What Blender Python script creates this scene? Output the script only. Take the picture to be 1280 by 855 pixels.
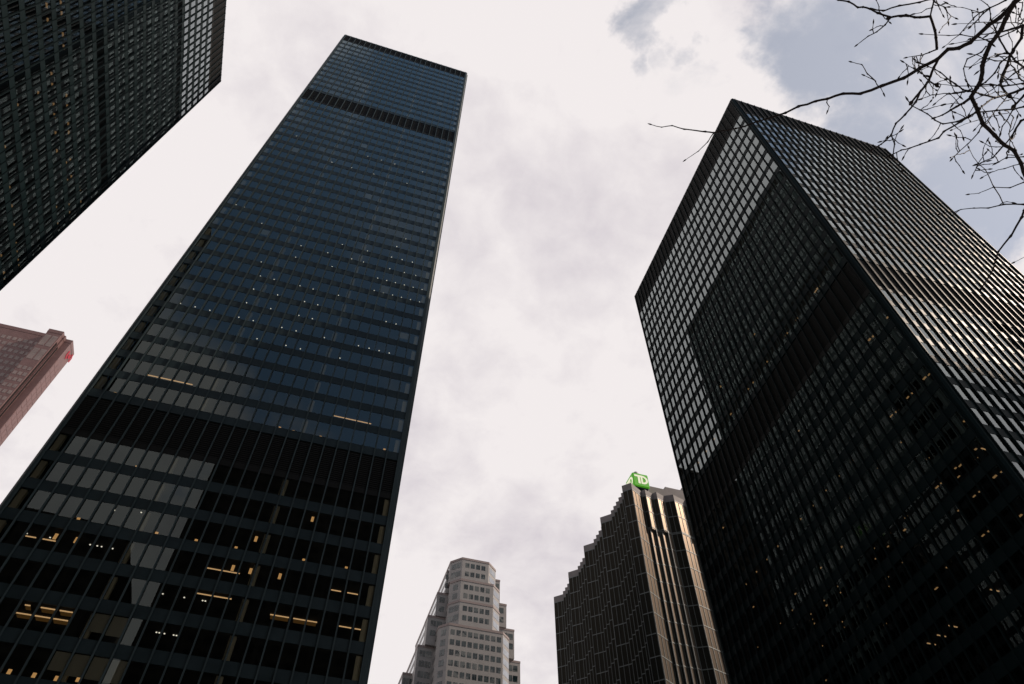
import bpy, bmesh, math, random
from mathutils import Vector, Matrix
for o in list(bpy.data.objects): bpy.data.objects.remove(o, do_unlink=True)
SC = bpy.context.scene
COL = SC.collection
random.seed(11)
R = math.radians

# ------------------------------------------------------------------ camera
CAM = (0.0, 0.0, 1.6)
YAW, PITCH = 17.19, 53.333
F_PX = 900.61            # focal length in photograph pixels (1280 wide)
cd = bpy.data.cameras.new('camera')
cam = bpy.data.objects.new('camera', cd); COL.objects.link(cam)
cam.location = CAM
cam.rotation_euler = (R(90 + PITCH), 0, R(-YAW))
cd.sensor_width = 36; cd.lens = F_PX * 36 / 1280
cd.clip_start = 0.1; cd.clip_end = 6000
SC.camera = cam

# ------------------------------------------------------------------ daylight
SUN_AZ = (0.961, -0.2756)   # horizontal direction towards the sun
SUN_EL = 44.0
W = bpy.data.worlds.new('World'); SC.world = W; W.use_nodes = True
nt = W.node_tree; nt.nodes.clear()
def N(tree, kind, **kw):
    n = tree.nodes.new(kind)
    for k, v in kw.items(): setattr(n, k, v)
    return n
def build_world():
    L = nt.links.new
    out = N(nt, 'ShaderNodeOutputWorld'); bg = N(nt, 'ShaderNodeBackground')
    bg.inputs['Strength'].default_value = 0.1
    sky = N(nt, 'ShaderNodeTexSky', sky_type='NISHITA')
    sky.sun_disc = False
    sky.sun_elevation = R(SUN_EL)
    sky.sun_rotation = math.atan2(SUN_AZ[0], SUN_AZ[1])
    sky.air_density = 1.0; sky.dust_density = 0.6; sky.ozone_density = 1.5
    tc = N(nt, 'ShaderNodeTexCoord')
    def mth(op, a, b=None, c=None, clamp=False):
        n = N(nt, 'ShaderNodeMath', operation=op); n.use_clamp = clamp
        for i, v in enumerate((a, b, c)):
            if v is None: continue
            if isinstance(v, (int, float)): n.inputs[i].default_value = v
            else: L(v, n.inputs[i])
        return n.outputs[0]
    # cloud sheet: the view direction met by a flat layer overhead
    sep = N(nt, 'ShaderNodeSeparateXYZ'); L(tc.outputs['Generated'], sep.inputs[0])
    zz = mth('ADD', mth('MAXIMUM', sep.outputs[2], 0.0), 0.22)
    cmb = N(nt, 'ShaderNodeCombineXYZ')
    L(mth('DIVIDE', sep.outputs[0], zz), cmb.inputs[0]); L(mth('DIVIDE', sep.outputs[1], zz), cmb.inputs[1])
    def noise(scale, detail, rough, off, dist=0.0):
        mp = N(nt, 'ShaderNodeMapping'); L(cmb.outputs[0], mp.inputs[0]); mp.inputs['Location'].default_value = off
        n = N(nt, 'ShaderNodeTexNoise'); L(mp.outputs[0], n.inputs['Vector'])
        n.inputs['Scale'].default_value = scale; n.inputs['Detail'].default_value = detail
        n.inputs['Roughness'].default_value = rough; n.inputs['Distortion'].default_value = dist
        return n.outputs['Fac']
    n1 = noise(4.5, 9, 0.60, (3.1, 7.7, 0.0), 0.35)
    n2 = noise(2.2, 7, 0.55, (11.0, 2.0, 0.0), 0.2)
    n3 = noise(14.0, 5, 0.6, (1.0, 4.0, 0.0), 0.3)
    # thinner places of the overcast: direction, inner and outer half angle, strength
    gaps = [((0.10, -0.44, 0.892), 18, 35, 1.00, 0),
            ((0.240, 0.150, 0.960), 0.3, 3.6, 0.74, 1),
            ((0.285, 0.190, 0.940), 0.3, 3.0, 0.64, 1),
            ((0.42, 0.085, 0.905), 2.0, 8.5, 0.86, 1),
            ((0.515, 0.105, 0.850), 3.0, 9.0, 0.95, 1),
            ((0.61, 0.160, 0.776), 3.0, 9.0, 0.86, 1),
            ((-0.20, -0.83, 0.52), 22, 50, 1.00, 2)]      # a heavy dark bank behind the camera
    wn = N(nt, 'ShaderNodeTexNoise'); L(cmb.outputs[0], wn.inputs['Vector']); wn.inputs['Scale'].default_value = 5.5; wn.inputs['Detail'].default_value = 6; wn.inputs['Roughness'].default_value = 0.6
    wc = N(nt, 'ShaderNodeVectorMath', operation='SUBTRACT'); L(wn.outputs['Color'], wc.inputs[0]); wc.inputs[1].default_value = (0.5, 0.5, 0.5)
    ws = N(nt, 'ShaderNodeVectorMath', operation='SCALE'); L(wc.outputs[0], ws.inputs[0]); ws.inputs['Scale'].default_value = 0.30
    wd = N(nt, 'ShaderNodeVectorMath', operation='ADD'); L(tc.outputs['Generated'], wd.inputs[0]); L(ws.outputs[0], wd.inputs[1])
    cov = [None, None, None]
    nv = N(nt, 'ShaderNodeVectorMath', operation='NORMALIZE'); L(wd.outputs[0], nv.inputs[0])
    for d, a, b, s, thin in gaps:
        dp = N(nt, 'ShaderNodeVectorMath', operation='DOT_PRODUCT')
        L(nv.outputs[0], dp.inputs[0]); dp.inputs[1].default_value = Vector(d).normalized()
        mr = N(nt, 'ShaderNodeMapRange', interpolation_type='SMOOTHSTEP'); L(dp.outputs['Value'], mr.inputs['Value'])
        mr.inputs['From Min'].default_value = math.cos(R(b)); mr.inputs['From Max'].default_value = math.cos(R(a))
        mr.inputs['To Min'].default_value = 0; mr.inputs['To Max'].default_value = s
        cov[thin] = mr.outputs[0] if cov[thin] is None else mth('MAXIMUM', cov[thin], mr.outputs[0])
    def opening(c, amp):
        v = mth('ADD', mth('SUBTRACT', 1.0, c), mth('MULTIPLY', mth('SUBTRACT', n1, 0.5), amp))
        m = N(nt, 'ShaderNodeMapRange', interpolation_type='SMOOTHSTEP'); L(v, m.inputs['Value'])
        m.inputs['From Min'].default_value = 0.0; m.inputs['From Max'].default_value = 0.62
        return m.outputs[0]
    thin_ = mth('ADD', mth('MULTIPLY', opening(cov[1], 2.5), 0.64), 0.36)      # veiled gaps: never quite clear
    mask = mth('MULTIPLY', opening(cov[0], 1.9), thin_)
    # brightness of the cloud itself: thick parts are greyer
    b = mth('ADD', mth('MULTIPLY', n2, 0.75), mth('MULTIPLY', n3, 0.25))
    cr = N(nt, 'ShaderNodeValToRGB'); L(b, cr.inputs[0])
    e = cr.color_ramp.elements
    e[0].position = 0.34; e[0].color = (0.670, 0.622, 0.660, 1)
    e[1].position = 0.51; e[1].color = (0.890, 0.840, 0.840, 1)
    k = N(nt, 'ShaderNodeVectorMath', operation='SCALE'); L(cr.outputs[0], k.inputs[0]); L(mth('SUBTRACT', 10.0, mth("MULTIPLY", cov[2], 5.0)), k.inputs['Scale'])
    # a thin veil keeps the gaps towards the camera's side pale, the gap overhead clear
    veil = N(nt, 'ShaderNodeVectorMath', operation='ADD'); L(sky.outputs[0], veil.inputs[0]); veil.inputs[1].default_value = VEIL
    mx = N(nt, 'ShaderNodeMix', data_type='RGBA'); L(mask, mx.inputs[0])
    L(veil.outputs[0], mx.inputs[6]); L(k.outputs[0], mx.inputs[7])
    L(mx.outputs[2], bg.inputs['Color']); L(bg.outputs[0], out.inputs['Surface'])
VEIL = (0.12, 0.22, 0.08)
build_world()
sd = bpy.data.lights.new('sun', 'SUN'); sun = bpy.data.objects.new('sun', sd); COL.objects.link(sun)
sd.energy = 3.9; sd.angle = R(0.53); sd.color = (1.0, 0.83, 0.68)
tosun = Vector((SUN_AZ[0] * math.cos(R(SUN_EL)), SUN_AZ[1] * math.cos(R(SUN_EL)), math.sin(R(SUN_EL))))
sun.rotation_euler = tosun.to_track_quat('Z', 'Y').to_euler(); sun.location = (120, -60, 300)

SC.view_settings.view_transform = 'Standard'; SC.view_settings.look = 'None'
SC.view_settings.exposure = 0.0; SC.view_settings.gamma = 1.0; SC.view_settings.use_curve_mapping = False
SC.render.engine = 'CYCLES'
SC.cycles.max_bounces = 8; SC.cycles.transparent_max_bounces = 8; SC.cycles.glossy_bounces = 4; SC.cycles.diffuse_bounces = 3
SC.cycles.sample_clamp_indirect = 4.0
SC.cycles.caustics_reflective = False; SC.cycles.caustics_refractive = False

# ------------------------------------------------------------------ materials
def mat(name, build):
    m = bpy.data.materials.new(name); m.use_nodes = True
    t = m.node_tree; t.nodes.clear(); out = N(t, 'ShaderNodeOutputMaterial')
    t.links.new(build(t), out.inputs['Surface']); return m
def pbr(t, col, rough, spec=0.5, metal=0.0, var=0.0, scale=0.3, bump=0.0, bscale=8.0, rvar=0.0, stretch=(1, 1, 1), ior=1.5, stint=None):
    p = N(t, 'ShaderNodeBsdfPrincipled')
    p.inputs['Base Color'].default_value = (*col, 1); p.inputs['Roughness'].default_value = rough
    p.inputs['Specular IOR Level'].default_value = spec; p.inputs['Metallic'].default_value = metal; p.inputs['IOR'].default_value = ior
    if stint: p.inputs['Specular Tint'].default_value = (*stint, 1)
    if var or rvar or bump:
        tc = N(t, 'ShaderNodeTexCoord'); mp = N(t, 'ShaderNodeMapping'); t.links.new(tc.outputs['Object'], mp.inputs[0])
        mp.inputs['Scale'].default_value = stretch
    if var or rvar:
        n = N(t, 'ShaderNodeTexNoise'); t.links.new(mp.outputs[0], n.inputs['Vector'])
        n.inputs['Scale'].default_value = scale; n.inputs['Detail'].default_value = 6; n.inputs['Roughness'].default_value = 0.65
    if var:
        r = N(t, 'ShaderNodeValToRGB'); t.links.new(n.outputs['Fac'], r.inputs[0])
        r.color_ramp.elements[0].position = 0.25; r.color_ramp.elements[1].position = 0.75
        r.color_ramp.elements[0].color = (*[c * (1 - var) for c in col], 1); r.color_ramp.elements[1].color = (*[min(1, c * (1 + var)) for c in col], 1)
        t.links.new(r.outputs[0], p.inputs['Base Color'])
    if rvar:
        mr = N(t, 'ShaderNodeMapRange'); t.links.new(n.outputs['Fac'], mr.inputs['Value'])
        mr.inputs['From Min'].default_value = 0.25; mr.inputs['From Max'].default_value = 0.75
        mr.inputs['To Min'].default_value = rough - rvar; mr.inputs['To Max'].default_value = rough + rvar
        t.links.new(mr.outputs[0], p.inputs['Roughness'])
    if bump:
        n2 = N(t, 'ShaderNodeTexNoise'); t.links.new(mp.outputs[0], n2.inputs['Vector']); n2.inputs['Scale'].default_value = bscale
        b = N(t, 'ShaderNodeBump'); b.inputs['Strength'].default_value = bump; b.inputs['Distance'].default_value = 0.05
        t.links.new(n2.outputs['Fac'], b.inputs['Height']); t.links.new(b.outputs[0], p.inputs['Normal'])
    return p.outputs[0]
def emit(t, col, s):
    e = N(t, 'ShaderNodeEmission'); e.inputs[0].default_value = (*col, 1); e.inputs[1].default_value = s; return e.outputs[0]
def pane_glass(t, tint, ior, gloss, rough=0.0, cloudy=0.0):
    # solar glass: what lies behind it, tinted, under a Fresnel reflection
    tr = N(t, 'ShaderNodeBsdfTransparent'); tr.inputs[0].default_value = (*tint, 1)
    gl = N(t, 'ShaderNodeBsdfGlossy'); gl.inputs['Color'].default_value = (*gloss, 1); gl.inputs['Roughness'].default_value = rough
    fr0 = N(t, 'ShaderNodeFresnel'); fr0.inputs['IOR'].default_value = ior
    # two sheets of a sealed unit: 2F / (1 + F)
    dbl = N(t, 'ShaderNodeMath', operation='MULTIPLY'); dbl.inputs[1].default_value = 2.0; t.links.new(fr0.outputs[0], dbl.inputs[0])
    one = N(t, 'ShaderNodeMath', operation='ADD'); one.inputs[1].default_value = 1.0; t.links.new(fr0.outputs[0], one.inputs[0])
    fr = N(t, 'ShaderNodeMath', operation='DIVIDE'); t.links.new(dbl.outputs[0], fr.inputs[0]); t.links.new(one.outputs[0], fr.inputs[1])
    mx = N(t, 'ShaderNodeMixShader')
    if cloudy:
        tc = N(t, 'ShaderNodeTexCoord'); n = N(t, 'ShaderNodeTexNoise'); t.links.new(tc.outputs['Object'], n.inputs['Vector'])
        n.inputs['Scale'].default_value = 0.35; n.inputs['Detail'].default_value = 2
        b = N(t, 'ShaderNodeBump'); b.inputs['Strength'].default_value = cloudy; b.inputs['Distance'].default_value = 0.02
        t.links.new(n.outputs['Fac'], b.inputs['Height']); t.links.new(b.outputs[0], gl.inputs['Normal'])
    t.links.new(fr.outputs[0], mx.inputs[0]); t.links.new(tr.outputs[0], mx.inputs[1]); t.links.new(gl.outputs[0], mx.inputs[2])
    return mx.outputs[0]
M = {}
M['steel'] = mat('black_steel', lambda t: pbr(t, (0.0055, 0.0118, 0.0135), 0.46, 0.5, var=0.25, scale=0.25, rvar=0.05, stretch=(1, 1, 0.3), ior=1.11))
M['spandrel'] = mat('black_steel_panel', lambda t: pbr(t, (0.0055, 0.0125, 0.0145), 0.47, 0.5, var=0.25, scale=0.4, rvar=0.06, ior=1.125))
M['steel_b'] = mat('lightened_black_steel', lambda t: pbr(t, (0.038, 0.055, 0.060), 0.45, 0.5, var=0.25, scale=0.25, rvar=0.05, stretch=(1, 1, 0.3), ior=1.18))  # black steel made lighter to stand in for light on the centre tower
M['spandrel_b'] = mat('lightened_steel_panel', lambda t: pbr(t, (0.015, 0.025, 0.029), 0.40, 0.5, var=0.30, scale=0.35, rvar=0.08, ior=1.24))  # panel colour lightened too, in place of light falling on the spandrels
M['louvre'] = mat('louvre_metal', lambda t: pbr(t, (0.012, 0.0125, 0.012), 0.55, 0.5, ior=1.15))
M['void'] = mat('plant_room_dark', lambda t: pbr(t, (0.004, 0.005, 0.005), 0.9, 0.1))
M['glass'] = mat('bronze_glass', lambda t: pane_glass(t, (0.43, 0.42, 0.37), 1.60, (0.85, 0.93, 0.93), 0.0, 0.018))
M['glass_b'] = mat('grey_teal_glass', lambda t: pane_glass(t, (0.62, 0.61, 0.54), 1.56, (0.80, 0.90, 0.87), 0.0, 0.022))
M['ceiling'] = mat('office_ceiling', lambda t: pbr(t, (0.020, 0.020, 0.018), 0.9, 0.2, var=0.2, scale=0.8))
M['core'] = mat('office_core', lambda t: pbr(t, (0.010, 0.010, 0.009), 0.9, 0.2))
M['column'] = mat('pale_column', lambda t: pbr(t, (0.85, 0.83, 0.70), 0.8, 0.2))
M['blind'] = mat('window_blind', lambda t: pbr(t, (0.62, 0.64, 0.60), 0.9, 0.1))
M['roof'] = mat('roof_gravel', lambda t: pbr(t, (0.20, 0.20, 0.20), 0.95, 0.1, var=0.3, scale=2))
M['white_lamp'] = mat('white_lamp', lambda t: emit(t, (1.0, 0.95, 0.86), 1.25))
M['warm_lamp'] = mat('warm_lamp', lambda t: emit(t, (1.0, 0.55, 0.22), 0.62))
M['warm_panel'] = mat('warm_ceiling_panel', lambda t: emit(t, (1.0, 0.60, 0.28), 0.42))
M['ceiling_glow'] = mat('dim_ceiling_glow', lambda t: emit(t, (1.0, 0.50, 0.13), 0.055))  # painted glow of ceiling lit by the strips, no lamp of its own
M['dim_panel'] = mat('dim_ceiling_panel', lambda t: emit(t, (1.0, 0.60, 0.28), 0.34))
M['strip_lamp'] = mat('strip_lamp', lambda t: emit(t, (1.0, 0.62, 0.32), 0.75))

# ------------------------------------------------------------------ helpers
class MB:
    def __init__(s): s.v = []; s.f = []
    def face(s, pts):
        i = len(s.v); s.v += [tuple(p) for p in pts]; s.f.append(tuple(range(i, i + len(pts))))
    def hexa(s, p):            # 8 points: bottom ring 0-3, top ring 4-7
        i = len(s.v); s.v += [tuple(q) for q in p]
        for q in ((3, 2, 1, 0), (4, 5, 6, 7), (0, 1, 5, 4), (1, 2, 6, 5), (2, 3, 7, 6), (3, 0, 4, 7)): s.f.append(tuple(i + k for k in q))
    def box(s, x0, x1, y0, y1, z0, z1):
        s.hexa([(x0, y0, z0), (x1, y0, z0), (x1, y1, z0), (x0, y1, z0), (x0, y0, z1), (x1, y0, z1), (x1, y1, z1), (x0, y1, z1)])
    def prism(s, plan, z0, z1, caps=True):   # plan counter-clockwise
        i = len(s.v); n = len(plan)
        s.v += [(x, y, z0) for x, y in plan] + [(x, y, z1) for x, y in plan]
        for k in range(n): s.f.append((i + k, i + (k + 1) % n, i + n + (k + 1) % n, i + n + k))
        if caps: s.f.append(tuple(i + n - 1 - k for k in range(n))); s.f.append(tuple(i + n + k for k in range(n)))
    def build(s, name, m, parent=None, smooth=False):
        me = bpy.data.meshes.new(name); me.from_pydata(s.v, [], s.f); me.update()
        if smooth: me.shade_smooth()
        if m is not None: me.materials.append(m)
        o = bpy.data.objects.new(name, me); COL.objects.link(o)
        if parent is not None:
            o.parent = parent
            ML = parent; off = Vector((0, 0, 0))
            while ML is not None: off += ML.location; ML = ML.parent
            me.transform(Matrix.Translation(-off))
        return o
def tag(o, label=None, cat=None, group=None, kind=None):
    for k, v in (('label', label), ('category', cat), ('group', group), ('kind', kind)):
        if v: o[k] = v
    return o
def thing(name, loc, label, cat, group=None):
    o = bpy.data.objects.new(name, None); COL.objects.link(o); o.location = loc; o.empty_display_size = 2
    return tag(o, label, cat, group)
# camera as plain maths: only used to find which panes show largest
_f = Vector((math.cos(R(PITCH)) * math.sin(R(YAW)), math.cos(R(PITCH)) * math.cos(R(YAW)), math.sin(R(PITCH))))
_r = _f.cross(Vector((0, 0, 1))).normalized(); _u = _r.cross(_f)
def seen_area(pts):
    q = []
    for p in pts:
        d = Vector(p) - Vector(CAM); z = d.dot(_f)
        if z < 0.5: return 0
        x, y = F_PX * d.dot(_r) / z, F_PX * d.dot(_u) / z
        q.append((x, y))
    cx_ = sum(a for a, b in q) / len(q); cy_ = sum(b for a, b in q) / len(q)
    if abs(cx_) > 640 or abs(cy_) > 427: return 0
    return abs(sum(q[i][0] * q[(i + 1) % len(q)][1] - q[(i + 1) % len(q)][0] * q[i][1] for i in range(len(q)))) / 2

# ------------------------------------------------------------------ setting
g = MB(); g.face([(-3000, -3000, 0), (3000, -3000, 0), (3000, 3000, 0), (-3000, 3000, 0)])
M['plaza'] = mat('granite_paving', lambda t: pbr(t, (0.30, 0.29, 0.28), 0.75, 0.4, var=0.25, scale=0.6, bump=0.2))
tag(g.build('ground', M['plaza']), kind='structure')
M['asphalt'] = mat('asphalt', lambda t: pbr(t, (0.05, 0.05, 0.052), 0.85, 0.3, var=0.3, scale=1.5, bump=0.3))
rd = MB(); rd.face([(-3000, -32, 0.004), (3000, -32, 0.004), (3000, -18, 0.004), (-3000, -18, 0.004)])
tag(rd.build('road', M['asphalt']), kind='structure')
M['kerb'] = mat('granite_kerb', lambda t: pbr(t, (0.33, 0.32, 0.31), 0.8, 0.3, var=0.2, scale=1))
kb = MB(); kb.box(-3000, 3000, -18, -17.7, 0.0, 0.13); kb.box(-3000, 3000, -32.3, -32, 0.0, 0.13)
tag(kb.build('kerb', M['kerb']), kind='structure')

# ------------------------------------------------------------------ the black steel towers
FACES = ('south', 'east', 'north', 'west')    # -Y, +X, +Y, -X
SILL = 1.28      # spandrel height, glass above it
CC = 0.62        # corner column
def layout(louvres, H, base, pitch):
    """list of (kind, z0, z1) from base to H; louvres = [(z0, z1), ...] ascending"""
    out = []; z = base
    for a, b in louvres:
        n = max(1, round((a - z) / pitch)); h = (a - z) / n
        out += [('floor', z + i * h, z + (i + 1) * h) for i in range(n)]
        out.append(('louvre', a, b)); z = b
    if H - z > 1:
        n = max(1, round((H - z) / pitch)); h = (H - z) / n
        out += [('floor', z + i * h, z + (i + 1) * h) for i in range(n)]
    return out
def office_tower(name, label, cat, x0, x1, y0, y1, H, segs, nx, ny, near=(), group=None, bays=8, detail=True, variant=''):
    root = thing(name, ((x0 + x1) / 2, (y0 + y1) / 2, 0), label, cat, group)
    geo = {'south': (Vector((x0, y0, 0)), Vector((1, 0, 0)), Vector((0, -1, 0)), x1 - x0, nx),
           'east': (Vector((x1, y0, 0)), Vector((0, 1, 0)), Vector((1, 0, 0)), y1 - y0, ny),
           'north': (Vector((x1, y1, 0)), Vector((-1, 0, 0)), Vector((0, 1, 0)), x1 - x0, nx),
           'west': (Vector((x0, y1, 0)), Vector((0, -1, 0)), Vector((-1, 0, 0)), y1 - y0, ny)}
    def P(f, s, d, z):
        o, u, n, L_, c = geo[f]; p = o + u * s + n * d; return (p.x, p.y, z)
    def fbox(mb, f, s0, s1, d0, d1, z0, z1):
        mb.hexa([P(f, s0, d1, z0), P(f, s1, d1, z0), P(f, s1, d0, z0), P(f, s0, d0, z0),
                 P(f, s0, d1, z1), P(f, s1, d1, z1), P(f, s1, d0, z1), P(f, s0, d0, z1)])
    panes = []
    base = segs[0][1]
    for kind, a, b in segs:
        if kind == 'louvre':
            mb = MB(); bk = MB()
            for f in FACES:
                L_ = geo[f][3]
                fbox(bk, f, CC, L_ - CC, -0.31, -0.22, a + 0.02, b - 0.02)
                nb = int((b - a - 1.0) / 0.30)
                for i in range(nb):
                    z = a + 0.85 + i * (b - a - 1.0) / nb
                    fbox(mb, f, CC, L_ - CC, -0.10, -0.04, z, z + 0.18)
                fbox(mb, f, CC, L_ - CC, -0.21, 0.0, a, a + 0.78)        # sill panel under the blades
            o = bk.build('plant_wall', M['void'], root); mb.build('louvre_band', M['louvre'], root)
        else:
            mb = MB(); sl = MB()
            for f in FACES:
                L_, n = geo[f][3], geo[f][4]; w = (L_ - 2 * CC) / n
                fbox(mb, f, CC, L_ - CC, -0.16, 0.0, a, a + SILL)
                fbox(mb, f, CC, L_ - CC, -0.03, 0.012, a + SILL - 0.07, a + SILL - 0.01)   # drip edge
                for i in range(n):
                    s0, s1 = CC + i * w + 0.055, CC + (i + 1) * w - 0.055
                    q = [[s0, -0.035, a + SILL], [s1, -0.035, a + SILL], [s1, -0.035, b], [s0, -0.035, b]]
                    tx, tz = random.gauss(0, 0.0010), random.gauss(0, 0.0010)    # no pane hangs perfectly true
                    q[0][1] += -tx - tz; q[1][1] += tx - tz; q[2][1] += tx + tz; q[3][1] += -tx + tz
                    panes.append((f, [P(f, *t) for t in q]))
            mb.build('spandrel', M['spandrel' + variant], root)
            i_ = 0.24
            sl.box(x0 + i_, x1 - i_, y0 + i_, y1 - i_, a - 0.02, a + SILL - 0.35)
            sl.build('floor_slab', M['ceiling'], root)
    # the 100 panes that show largest are parts, the rest one part
    scored = sorted(((seen_area(p[1]), k) for k, p in enumerate(panes) if p[0] in near), reverse=True)[:100] if near else []
    big = {k for s, k in scored if s > 0}
    rest = MB()
    for k, (f, pts) in enumerate(panes):
        if k in big:
            w = MB(); w.face(pts); w.build('window', M['glass' + variant], root)
        else: rest.face(pts)
    tag(rest.build('window', M['glass' + variant], root), kind='stuff')
    # mullions: standing I-beams on the outside
    far = MB()
    for f in FACES:
        L_, n = geo[f][3], geo[f][4]; w = (L_ - 2 * CC) / n
        for i in range(n + 1):
            mb = MB() if f in near else far
            s = CC + i * w
            fbox(mb, f, s - 0.02, s + 0.02, 0.002, 0.16, base, H - 0.35)
            fw = 0.078 if variant else 0.055
            fbox(mb, f, s - fw, s + fw, 0.16, 0.18, base, H - 0.35)
            fbox(mb, f, s - 0.05, s + 0.05, -0.16, -0.002, base, H - 0.62)    # jamb between panes
            if f in near: mb.build('mullion', M['steel' + variant], root)
    if far.v: tag(far.build('mullion', M['steel' + variant], root), kind='stuff')
    cc = CC - 0.01; k = 0.24
    for cx_, cy_, sx, sy in ((x0, y0, 1, 1), (x1, y0, -1, 1), (x1, y1, -1, -1), (x0, y1, 1, -1)):
        pl = [(cx_ + sx * k, cy_), (cx_ + sx * cc, cy_), (cx_ + sx * cc, cy_ + sy * cc), (cx_, cy_ + sy * cc), (cx_, cy_ + sy * k)]
        if sx * sy < 0: pl = pl[::-1]
        mb = MB(); mb.prism(pl, 0, H - 0.6); mb.build('corner_column', M['steel' + variant], root)
    rf = MB(); rf.prism([(x0 + k, y0), (x1 - k, y0), (x1, y0 + k), (x1, y1 - k), (x1 - k, y1), (x0 + k, y1), (x0, y1 - k), (x0, y0 + k)], H - 0.6, H)
    rf.build('roof', M['steel' + variant], root)
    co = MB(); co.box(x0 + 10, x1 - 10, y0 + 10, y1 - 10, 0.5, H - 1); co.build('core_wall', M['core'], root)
    if detail:      # pale structural columns just inside the glass
        for f in ('south',):
            L_, n = geo[f][3], geo[f][4]; w = (L_ - 2 * CC) / n
            for i in range(0, n + 1, bays):
                s = min(max(CC + i * w, 1.0), L_ - 1.0)
                if f != 'south' and i in (0, n): continue
                mb = MB(); fbox(mb, f, s - 0.30, s + 0.30, -0.75, -0.30, 0.2, H - 1.2); mb.build('interior_column', M['column'], root)
    lo = MB(); lo.box(x0 + 1.5, x1 - 1.5, y0 + 1.5, y1 - 1.5, 0, base); lo.build('lobby_wall', M['glass_dark'], root)
    return root
M['glass_dark'] = mat('lobby_glass', lambda t: pbr(t, (0.02, 0.024, 0.026), 0.05, 0.8))

B0 = 8.0
LB = layout([(57.6, 63.7), (167.6, 174.0), (218.4, 223.6)], 224.0, B0, 3.75)
tower_b = office_tower('office_tower', 'tall black steel and glass tower with two louvred plant bands, standing centre left', 'tower',
                       -30.95, 6.30, 65.6, 133.6, 224.0, LB, 24, 44, variant='_b', near=('south',), group='black steel office towers')
LC = layout([(79.2, 87.0), (144.6, 152.6)], 153.0, B0, 3.80)
tower_c = office_tower('office_tower', 'black steel tower seen at its corner, bright sky mirrored in its upper windows', 'tower',
                       58.35, 95.9, 33.3, 85.3, 153.0, LC, 24, 34, near=('south', 'west'), detail=False, group='black steel office towers')
LA = layout([(175.6, 184.6)], 185.2, B0, 3.80)
tower_a = office_tower('office_tower', 'black steel tower cut off by the upper left corner, narrow pale strip under its roof', 'tower',
                       -90.3, -53.2, 9.2, 74.7, 185.2, LA, 24, 43, near=('east',), detail=False, group='black steel office towers')

B_BLIND=[(-17.6,37.3),(-16.2,37.3),(-19.2,33.9),(-17.6,33.9),(-16.2,33.9),(-14.6,33.9),(-9.1,129),(-1.6,99),(2.9,88.5),(-22,107),(-13,151),(0.2,191),(-25,140)]
# lamp positions on the facades in metres (along the wall, height)
B_DOWN=[(-17.53,138.41),(-13.56,138.31),(-9.06,138.41),(-2.21,138.5),(0.29,146.08),(-8.58,146.1),(-5.77,146.01),(-28.61,112.36),(-27.2,112.42),(-23.29,108.79),(-21.35,108.77),(-15.94,105.02),(-11.56,105.14),(-9.85,108.41),(-5.61,105.18),(-5.56,108.87),(-7.59,105.21),(-10.11,101.6),(-15.95,101.54),(-20.33,97.78),(-19.44,94.14),(-17.4,94.22),(-13.51,94.2),(-11.52,94.31),(-19.42,90.65),(-15.93,90.62),(-19.37,87.01),(-11.98,90.64),(-10.02,90.53),(-7.64,94.32),(-1.17,105.27),(1.32,105.31),(3.26,105.24),(-2.66,101.65),(-1.17,101.56),(0.29,101.61),(1.77,101.66),(3.25,101.72),(4.75,101.69),(-2.65,97.73),(-1.18,97.72),(0.3,97.71),(1.75,97.68),(3.23,97.74),(4.73,97.8),(-1.37,109.7),(0.45,109.82),(2.24,109.84),(-27.19,83.41),(-25.25,83.3),(-23.29,83.39),(-21.3,83.29),(-19.38,83.35),(-17.42,83.36),(-15.98,86.96),(-11.96,86.97),(-10.02,87.01),(-13.48,83.24),(-11.5,83.3),(-7.53,83.29),(-12.01,79.7),(-10.05,79.63),(-19.82,79.66),(-15.89,79.7),(-2.66,83.29),(-1.13,83.4),(0.32,83.34),(1.8,83.36),(-4.62,79.72),(0.3,90.62),(1.83,90.64),(-0.97,113.59),(0.23,116.14),(-26.38,145.85),(-17.59,138.44),(-13.58,138.47),(-8.61,145.96),(-5.69,145.85),(-9.07,138.5),(-11.51,145.75),(-2.2,138.56),(0.31,145.9),(-21.23,49.27),(-18.8,49.72),(-21.63,43.76),(-20.6,43.72),(-19.6,43.73),(-20.99,42.58),(-27.22,43.78),(-25.19,43.71),(-13.61,39.74),(-11.69,39.74),(-10.03,39.72),(-9.78,38.68),(-12.76,36.09),(-12.52,35.47),(-11.29,36.1),(-11.05,35.46),(-12.08,34.83)]
B_WALL=[(-21.27,116.5),(-19.16,116.24),(-16.79,116.43),(-14.56,120.13),(-13.8,116.46),(-11.88,116.58),(-10.6,120.07),(-9.9,116.71),(-7.85,116.28),(-1.82,116.48),(-17.4,76.1),(-14.45,76.12),(-16.79,72.29),(-24.24,64.22),(-28.1,64.17),(-12.04,68.04),(-8.5,67.88),(-9.05,65.24),(-7.39,64.06),(-4.09,65.17),(3.84,65.32),(-3.05,71.42),(-21.71,53.88),(-24.12,47.13),(-23.24,45.58),(-25.11,45.61),(-16.74,46.95),(-22.47,31.93),(-20.59,31.9),(-18.87,32.17),(-17.26,32.73),(-12.9,47.12),(-7.37,49.44),(-2.35,53.4),(-12.91,47.18),(-6.84,46.13),(-8.96,47.0),(-3.94,46.11),(-2.1,46.93),(2.34,47.17),(-8.56,45.67)]
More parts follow.
